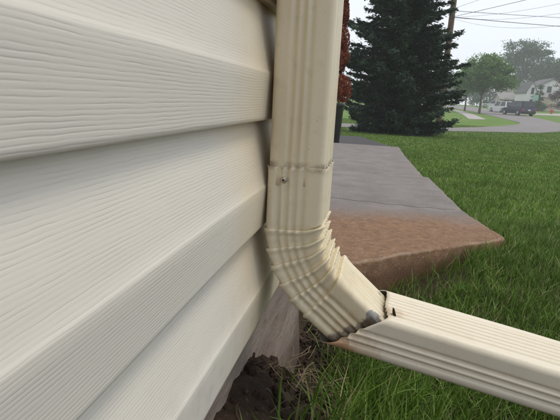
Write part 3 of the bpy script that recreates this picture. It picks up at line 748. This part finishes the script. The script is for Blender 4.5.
# rust-red weeping shrub in a black planter, seen past the downspout
pe = hit(344.5, 141.5, .03); prd = .2; pc = (pe[0] - prd, 8.75, float(h(pe[0], 8.75)) + .03)
bm = bmesh.new(); lathe(bm, [(.15, 0), (.155, .02), (.185, .6), (.2, .66), (.205, .7), (.2, .72), (.18, .72), (.175, .64)], 28)
pot = obj('planter', bmend('planter', bm), 'black_plastic', None, 'tall black planter on the walkway end under the rust-red shrub', 'planter', smooth=True); pot.location = pc
sh = empty('red_shrub', (pc[0], pc[1], pc[2] + .64), 'rust-red bushy shrub in rounded tiers beside the downspout', 'shrub')
rg_ = np.random.default_rng(21); P = []; D = []
zb = pc[2] + .64
tiers = [(100, 75, 352), (70, 52, 349.5), (50, 25, 350.5), (27, 2, 350), (5, -24, 351), (-20, -50, 350), (-48, -75, 349), (-72, -100, 347)]
for y1, y0, xr in tiers:
    zc = ony(345, (y0 + y1) / 2, 8.75)[2] - zb; rz = abs(ony(345, y0, 8.75)[2] - ony(345, y1, 8.75)[2]) / 2 * 1.12; xrr = ony(xr, (y0 + y1) / 2, 8.75)[0] - pc[0]
    for q in range(5):
        a = 2 * math.pi * q / 5 + zc * 3; R0 = xrr * .48 if q else xrr * .5
        cc = np.array([math.cos(a) * R0, math.sin(a) * R0, zc + rg_.normal() * .05]); N = 1500; fq = rg_.uniform(.85, 1.1)
        v = rg_.normal(size=(N, 3)); v /= np.linalg.norm(v, axis=1)[:, None]; rr_ = rg_.uniform(.8, 1.02, N)[:, None]
        bmp = 1 + .12 * np.sin(v[:, :1] * 9 + q) * np.sin(v[:, 2:] * 8 + zc * 5); P.append(cc + v * rr_ * bmp * np.array([xrr * .52, xrr * .52, rz * fq])); D.append(np.cross(v, rg_.normal(size=(N, 3))) + np.array([0, 0, -.6]))
V, Q = leaf_quads(np.concatenate(P), .034, np.concatenate(D), .5, rg_)
obj('foliage', arr('foliage', V, Q), 'leaf_rust', sh)
bm = bmesh.new(); tube(bm, [(0, 0, -.02), (.01, 0, .5), (-.01, .01, 1.4), (0, 0, 2.6)], [.03, .027, .02, .008], 7)
obj('stem', bmend('stem', bm), 'bark', sh)
# ------------------------------------------------------------------ utility poles and wires
def pole(base, H, r, label):
    t = empty('utility_pole', base, label, 'pole', 'wooden utility poles')
    bm = bmesh.new(); tube(bm, [(0, 0, -.2), (0, 0, H * .5), (0, 0, H)], [r * 1.05, r * .9, r * .72], 14); obj('shaft', bmend('shaft', bm), 'pole_wood', t, smooth=True)
    obj('crossarm', boxme('crossarm', -1.1, 1.1, r * .75, r * .75 + .09, H - .6, H - .48, bev=.01), 'pole_wood', t)
    for x in (-1, -.4, .4, 1):
        bm = bmesh.new(); lathe(bm, [(.02, H - .48), (.045, H - .45), (.03, H - .42), (.045, H - .39), (.02, H - .34)], 10, x, r * .75 + .045); obj('insulator', bmend('insulator', bm), 'glass_dark', t, smooth=True)
    return t
pb = hit(437, 135.5); pole(tuple(pb), 9.2, .115, 'weathered wooden utility pole behind the right side of the spruce')
far_p = ony(700, 30, 42); pole((far_p[0], 42, float(h(far_p[0], 42))), 9.5, .13, 'utility pole standing far off beyond the right edge')
near_p = ony(720, -60, 13); pole((near_p[0], 13, float(h(near_p[0], 13))), 8.6, .13, 'utility pole standing near the camera beyond the right edge')
def wire(pts_px, label, rad, end, sag):
    """from the visible pole at pixel height to an end point on another pole"""
    a = Vector((pb[0] + .06, pb[1] - .08, ony(444, pts_px, 20)[2])); e = Vector(end); bm = bmesh.new(); P = []
    for i in range(33):
        t = i / 32; p = a.lerp(e, t); p.z -= sag * 4 * t * (1 - t); P.append(p)
    tube(bm, P, rad, 6); obj('overhead_wire', bmend('overhead_wire', bm), 'wire', None, label, 'wire', 'overhead wires', smooth=True)
fx, fy = far_p[0], 42.0; nx, ny = near_p[0], 13.0
wire(20.5, 'thick overhead wire crossing level, lowest of the two level wires', .012, (fx, fy, ony(700, 33.5, fy)[2]), .12)
wire(14.5, 'overhead wire crossing level just above the thick one', .009, (fx, fy, ony(700, 23.5, fy)[2]), .08)
def to_near(y_at_720): return (nx, ny, ony(720, y_at_720, ny)[2])
wire(20, 'dark overhead wire rising steeply to the top right', .007, to_near(-47), .02)
wire(12, 'thin overhead wire leaving the picture soonest at the top', .0042, to_near(-86), .0)
wire(20.5, 'thin overhead wire sagging before it rises beside the dark one', .0035, to_near(-38), .25)
wire(21, 'faint overhead wire sagging low across the level wires', .0035, to_near(-24), .36)
wire(22, 'faint lowest overhead wire drooping in a long curve', .0035, to_near(-12), .55)

# ------------------------------------------------------------------ houses down the road
def gable_house(name, label, base, Wd, Dp, eave, ridge, ax, wallm, roofm, wins, over=.35):
    """ax 'x': gable ends face the camera. base = front left ground corner; wins: (face, u0, u1, z0, z1)"""
    t = empty(name, base, label, 'house'); bm = bmesh.new()
    if ax == 'gable': prism(bm, [(0, -.6), (Wd, -.6), (Wd, eave), (Wd / 2, ridge), (0, eave)], 'y', 0, Dp)
    else: prism(bm, [(0, -.6), (Dp, -.6), (Dp, eave), (Dp / 2, ridge), (0, eave)], 'x', 0, Wd)
    obj('wall', bmend('wall', bm), wallm, t)
    bm = bmesh.new(); span = Wd if ax == 'gable' else Dp; ln = Dp if ax == 'gable' else Wd; sl_ = (ridge - eave) / (span / 2); o_ = over
    poly = [(-o_, eave - sl_ * o_ + .02), (span / 2, ridge + .02), (span + o_, eave - sl_ * o_ + .02), (span + o_, eave - sl_ * o_ + .2), (span / 2, ridge + .22), (-o_, eave - sl_ * o_ + .2)]
    prism(bm, poly, 'y' if ax == 'gable' else 'x', -o_, ln + o_); obj('roof', bmend('roof', bm), roofm, t)
    for (u0, u1, z0, z1) in wins:
        w = obj('window', boxme('window', u0 - .08, u1 + .08, -.06, -.003, z0 - .08, z1 + .08), 'white_trim', t); obj('pane', boxme('pane', u0, u1, -.075, -.0605, z0, z1), 'glass_dark', w)
    return t
def gx(px, Y): return float(ony(px, 105, Y)[0])
def gz(px, py, Y): return float(ony(px, py, Y)[2])
Y1 = 104.0; x0, x1 = gx(530, Y1), gx(569, Y1); zb1 = float(h(0, Y1))
gable_house('white_house', 'white sided two-storey house with a broad gable end facing the street', (x0, Y1, zb1), x1 - x0, 9, gz(531, 88.5, Y1) - zb1, gz(549, 79, Y1) - zb1, 'gable', 'house_white', 'roof_dark', [(2.6, 3.4, 3.4, 4.6)])
x0, x1 = gx(521, Y1), gx(530.6, Y1)
gable_house('white_house', 'narrow white gabled wing with stacked windows left of the broad gable', (x0, Y1 - 2.5, zb1 - .05), x1 - x0 - .02, 8, gz(521, 91, Y1) - zb1, gz(525, 82, Y1) - zb1, 'gable', 'house_white', 'roof_dark', [(.75, 1.25, 3.0, 4.2), (.75, 1.25, .8, 2.0)], .2)
x0, x1 = gx(543, 98), gx(555, 98); zb2 = float(h(0, 98))
g = empty('garage', (x0, 98, zb2), 'beige garage with grey hip roof before the white house', 'garage')
gh = gz(548, 97.5, 98) - zb2
obj('wall', boxme('wall', 0, x1 - x0, 0, 5.4, -.6, gh), 'garage_beige', g)
bm = bmesh.new(); w_ = x1 - x0; vs_ = [bm.verts.new(p) for p in ((-.3, -.3, gh + .01), (w_ + .3, -.3, gh + .01), (w_ + .3, 5.5, gh + .01), (-.3, 5.5, gh + .01), (w_ * .4, 2, gh + .75), (w_ * .6, 2, gh + .75), (w_ * .6, 4, gh + .75), (w_ * .4, 4, gh + .75))]
for q in ((0, 1, 5, 4), (1, 2, 6, 5), (2, 3, 7, 6), (3, 0, 4, 7), (4, 5, 6, 7), (3, 2, 1, 0)): bm.faces.new([vs_[i] for i in q])
obj('roof', bmend('roof', bm), 'roof_grey', g)
dr = obj('door', boxme('door', .3, w_ - .3, -.05, -.003, 0, 2.15), 'garage_beige', g)
for k in range(4): obj('panel', boxme('panel', .38, w_ - .38, -.075, -.0505, .06 + k * .52, .52 + k * .52), 'garage_beige', dr)
x0, x1 = gx(502, 120), gx(523, 120); zb3 = float(h(0, 120))
gable_house('tan_house', 'tan house with grey gabled roof behind the parked cars', (x0, 120, zb3), x1 - x0, 9, gz(505, 96, 120) - zb3, gz(512, 83.5, 120) - zb3, 'gable', 'house_tan', 'roof_grey', [(1, 1.9, 1, 2.1), (3.2, 4.1, 1, 2.1)])
x0, x1 = gx(500, 112), gx(520, 112)
gable_house('tan_house', 'low tan wing with long grey roof slope behind the white car', (x0, 112, zb3 - .1), x1 - x0, 7, gz(505, 99, 112) - zb3, gz(505, 92.5, 112) - zb3, 'eave', 'house_tan', 'roof_grey', [(.6, 1.7, .9, 2.0), (2.5, 3.4, .9, 2.0)])

# ------------------------------------------------------------------ vehicles
def car(label, loc, rz, paint, Lc, Wc, Hc, suv, hood):
    t = empty('parked_car', loc, label, 'car', 'cars parked along the road', rz)     # +y is forward
    hb = Hc * .56; hw = Wc / 2; rear = -Lc / 2; fro = Lc / 2; zc0 = .24
    bm = bmesh.new()
    # body: side profile lofted over the width, narrower at the rockers and hood
    prof = [(rear + .03, zc0 + .08), (rear, .5), (rear + .02, hb - .12), (rear + .1, hb), (fro - hood, hb + .01), (fro - hood * .4, hb - .07), (fro - .12, hb - .16), (fro, .62), (fro - .02, zc0 + .1), (fro - .2, zc0), (rear + .25, zc0)]
    secs = []
    for x, k in ((-1, .94), (-.96, .985), (-.5, 1), (.5, 1), (.96, .985), (1, .94)):
        secs.append([bm.verts.new((x * hw, y * k, zc0 + (z - zc0) * (.97 if abs(x) == 1 else 1))) for y, z in prof])
    n = len(prof)
    for a, b_ in zip(secs[:-1], secs[1:]):
        for i in range(n): bm.faces.new((a[i], a[(i + 1) % n], b_[(i + 1) % n], b_[i]))
    bm.faces.new(secs[0]); bm.faces.new(secs[-1][::-1]); obj('body', bmend('body', bm), paint, t, smooth=True)
    # cabin
    r0 = rear + (.12 if suv else .75); r1 = rear + (.38 if suv else 1.3); f1 = fro - hood - .75; f0 = fro - hood - .05; tw = hw * .8; bw = hw * .96
    bm = bmesh.new(); B = [bm.verts.new(p) for p in ((-bw, r0, hb - .02), (bw, r0, hb - .02), (bw, f0, hb - .02), (-bw, f0, hb - .02))]; Tt = [bm.verts.new(p) for p in ((-tw, r1, Hc), (tw, r1, Hc), (tw, f1, Hc), (-tw, f1, Hc))]
    bm.faces.new(B[::-1]); bm.faces.new(Tt)
    for i in range(4): bm.faces.new((B[i], B[(i + 1) % 4], Tt[(i + 1) % 4], Tt[i]))
    bmesh.ops.bevel(bm, geom=bm.edges[:], offset=.06, segments=2, affect='EDGES'); cb = obj('cabin', bmend('cabin', bm), paint, t, smooth=True)
    def pane(q0, q1, q2, q3, off):
        bm = bmesh.new(); qs = [Vector(q) for q in (q0, q1, q2, q3)]; c = sum(qs, Vector()) / 4; nn = (qs[1] - qs[0]).cross(qs[3] - qs[0]).normalized()
        if nn.dot(c - Vector((0, (r0 + f0) / 2, hb))) < 0: nn = -nn
        A = [bm.verts.new(c + (q - c) * .84 + nn * off) for q in qs]; bm.faces.new(A); r_ = bmesh.ops.extrude_face_region(bm, geom=bm.faces[:])
        for e in r_['geom']:
            if isinstance(e, bmesh.types.BMVert): e.co -= nn * .03
        obj('window', bmend('window', bm), 'glass_dark', cb)
    pane((-bw, r0, hb), (bw, r0, hb), (tw, r1, Hc), (-tw, r1, Hc), .012); pane((-bw, f0, hb), (bw, f0, hb), (tw, f1, Hc), (-tw, f1, Hc), .012)
    for s in (-1, 1):
        ym = (r0 + f0) / 2
        pane((s * bw, r0, hb), (s * bw, ym, hb), (s * tw, (r1 + f1) / 2, Hc), (s * tw, r1, Hc), .012); pane((s * bw, ym, hb), (s * bw, f0, hb), (s * tw, f1, Hc), (s * tw, (r1 + f1) / 2, Hc), .012)
        for y in (rear + .85, fro - .85):
            bm = bmesh.new(); lathe(bm, [(.2, -.11), (.31, -.11), (.34, -.08), (.34, .08), (.31, .11), (.2, .11)], 22)
            bmesh.ops.rotate(bm, verts=bm.verts, cent=(0, 0, 0), matrix=Matrix.Rotation(R(90), 3, 'Y')); bmesh.ops.translate(bm, verts=bm.verts, vec=(s * (hw - .08), y, .34))
            w = obj('wheel', bmend('wheel', bm), 'tyre', t, smooth=True)
            bm = bmesh.new(); lathe(bm, [(.215, .0), (.21, .02), (.06, .035), (.05, .045)], 14); bmesh.ops.rotate(bm, verts=bm.verts, cent=(0, 0, 0), matrix=Matrix.Rotation(R(90 * s), 3, 'Y')); bmesh.ops.translate(bm, verts=bm.verts, vec=(s * (hw + .026), y, .34))
            obj('rim', bmend('rim', bm), 'rim', w, smooth=True)
        obj('tail_light', boxme('tail_light', s * (hw - .13) - .1, s * (hw - .13) + .1, rear - .035, rear + .08, hb - .38, hb - .14, bev=.02), 'lamp_red', t)
        obj('headlight', boxme('headlight', s * (hw - .25) - .16, s * (hw - .25) + .16, fro - .16, fro - .02, .62, .76, bev=.02), 'plate', t)
        obj('mirror', boxme('mirror', s * (hw + .08) - .08, s * (hw + .08) + .08, f0 - .4, f0 - .3, hb + .02, hb + .15, bev=.02), paint, t)
    obj('number_plate', boxme('number_plate', -.16, .16, rear - .03, rear - .002, .62, .78), 'plate', t)
    obj('bumper', boxme('bumper', -hw * .92, hw * .92, rear - .06, rear + .1, .34, .52, bev=.03), 'tyre' if suv else paint, t)
def carz(p): return float(h(p[0], p[1])) + .03
p = hit(523.5, 116.3); car('dark blue sport utility vehicle parked nearest on the road, seen from behind', (p[0] - .1, p[1] + 2.3, carz(p)), R(17), 'paint_navy', 4.6, 1.85, 1.76, True, 1.15)
p = hit(509, 113.3); car('white car parked just ahead of the dark blue vehicle', (p[0] - .5, p[1] + 2.2, carz(p)), R(19), 'paint_white', 4.5, 1.8, 1.6, True, 1.2)
px_ = ony(493, 107, 100)[0]; car('pale low car standing farther off behind the street tree', (px_, 100, float(h(px_, 100)) + .03), R(82), 'paint_silver', 4.7, 1.8, 1.42, False, 1.3)
# fire hydrant
p = hit(551, 114.3); t = empty('fire_hydrant', tuple(p), 'small red fire hydrant on the far lawn before the garage', 'hydrant')
bm = bmesh.new(); lathe(bm, [(.2, -.05), (.2, .06), (.14, .08), (.13, .5), (.18, .54), (.18, .6), (.13, .68), (.06, .76), (.05, .84)], 14); obj('barrel', bmend('barrel', bm), 'hydrant_red', t, smooth=True)
for s in (-1, 1): obj('nozzle', boxme('nozzle', s * .2 - .09, s * .2 + .09, -.08, .08, .36, .52, bev=.03), 'hydrant_red', t)
# street sign in front of the evergreen
sx = at(533.5, 84); t = empty('street_sign', sx, 'pale green rectangular sign on a post before the dark evergreen', 'sign')
bm = bmesh.new(); tube(bm, [(0, 0, -.1), (0, 0, 2.6)], .035, 8); obj('post', bmend('post', bm), 'rim', t)
obj('sign_plate', boxme('sign_plate', -.42, .42, -.06, -.036, 1.85, 2.75, bev=.008), 'sign_green', t)

# ------------------------------------------------------------------ haze
t = NT('haze'); t.t.nodes.remove(t.b)
v = t.t.nodes.new('ShaderNodeVolumePrincipled'); v.inputs['Color'].default_value = (.95, .975, 1, 1); v.inputs['Density'].default_value = .0017; v.inputs['Anisotropy'].default_value = 0
t.t.links.new(v.outputs[0], t.out.inputs['Volume']); MAT['haze'] = t.m
obj('haze', boxme('haze', -430, 430, -430, 430, -1.7, 22), 'haze', None, kind='stuff', label='pale haze in the air', cat='haze')
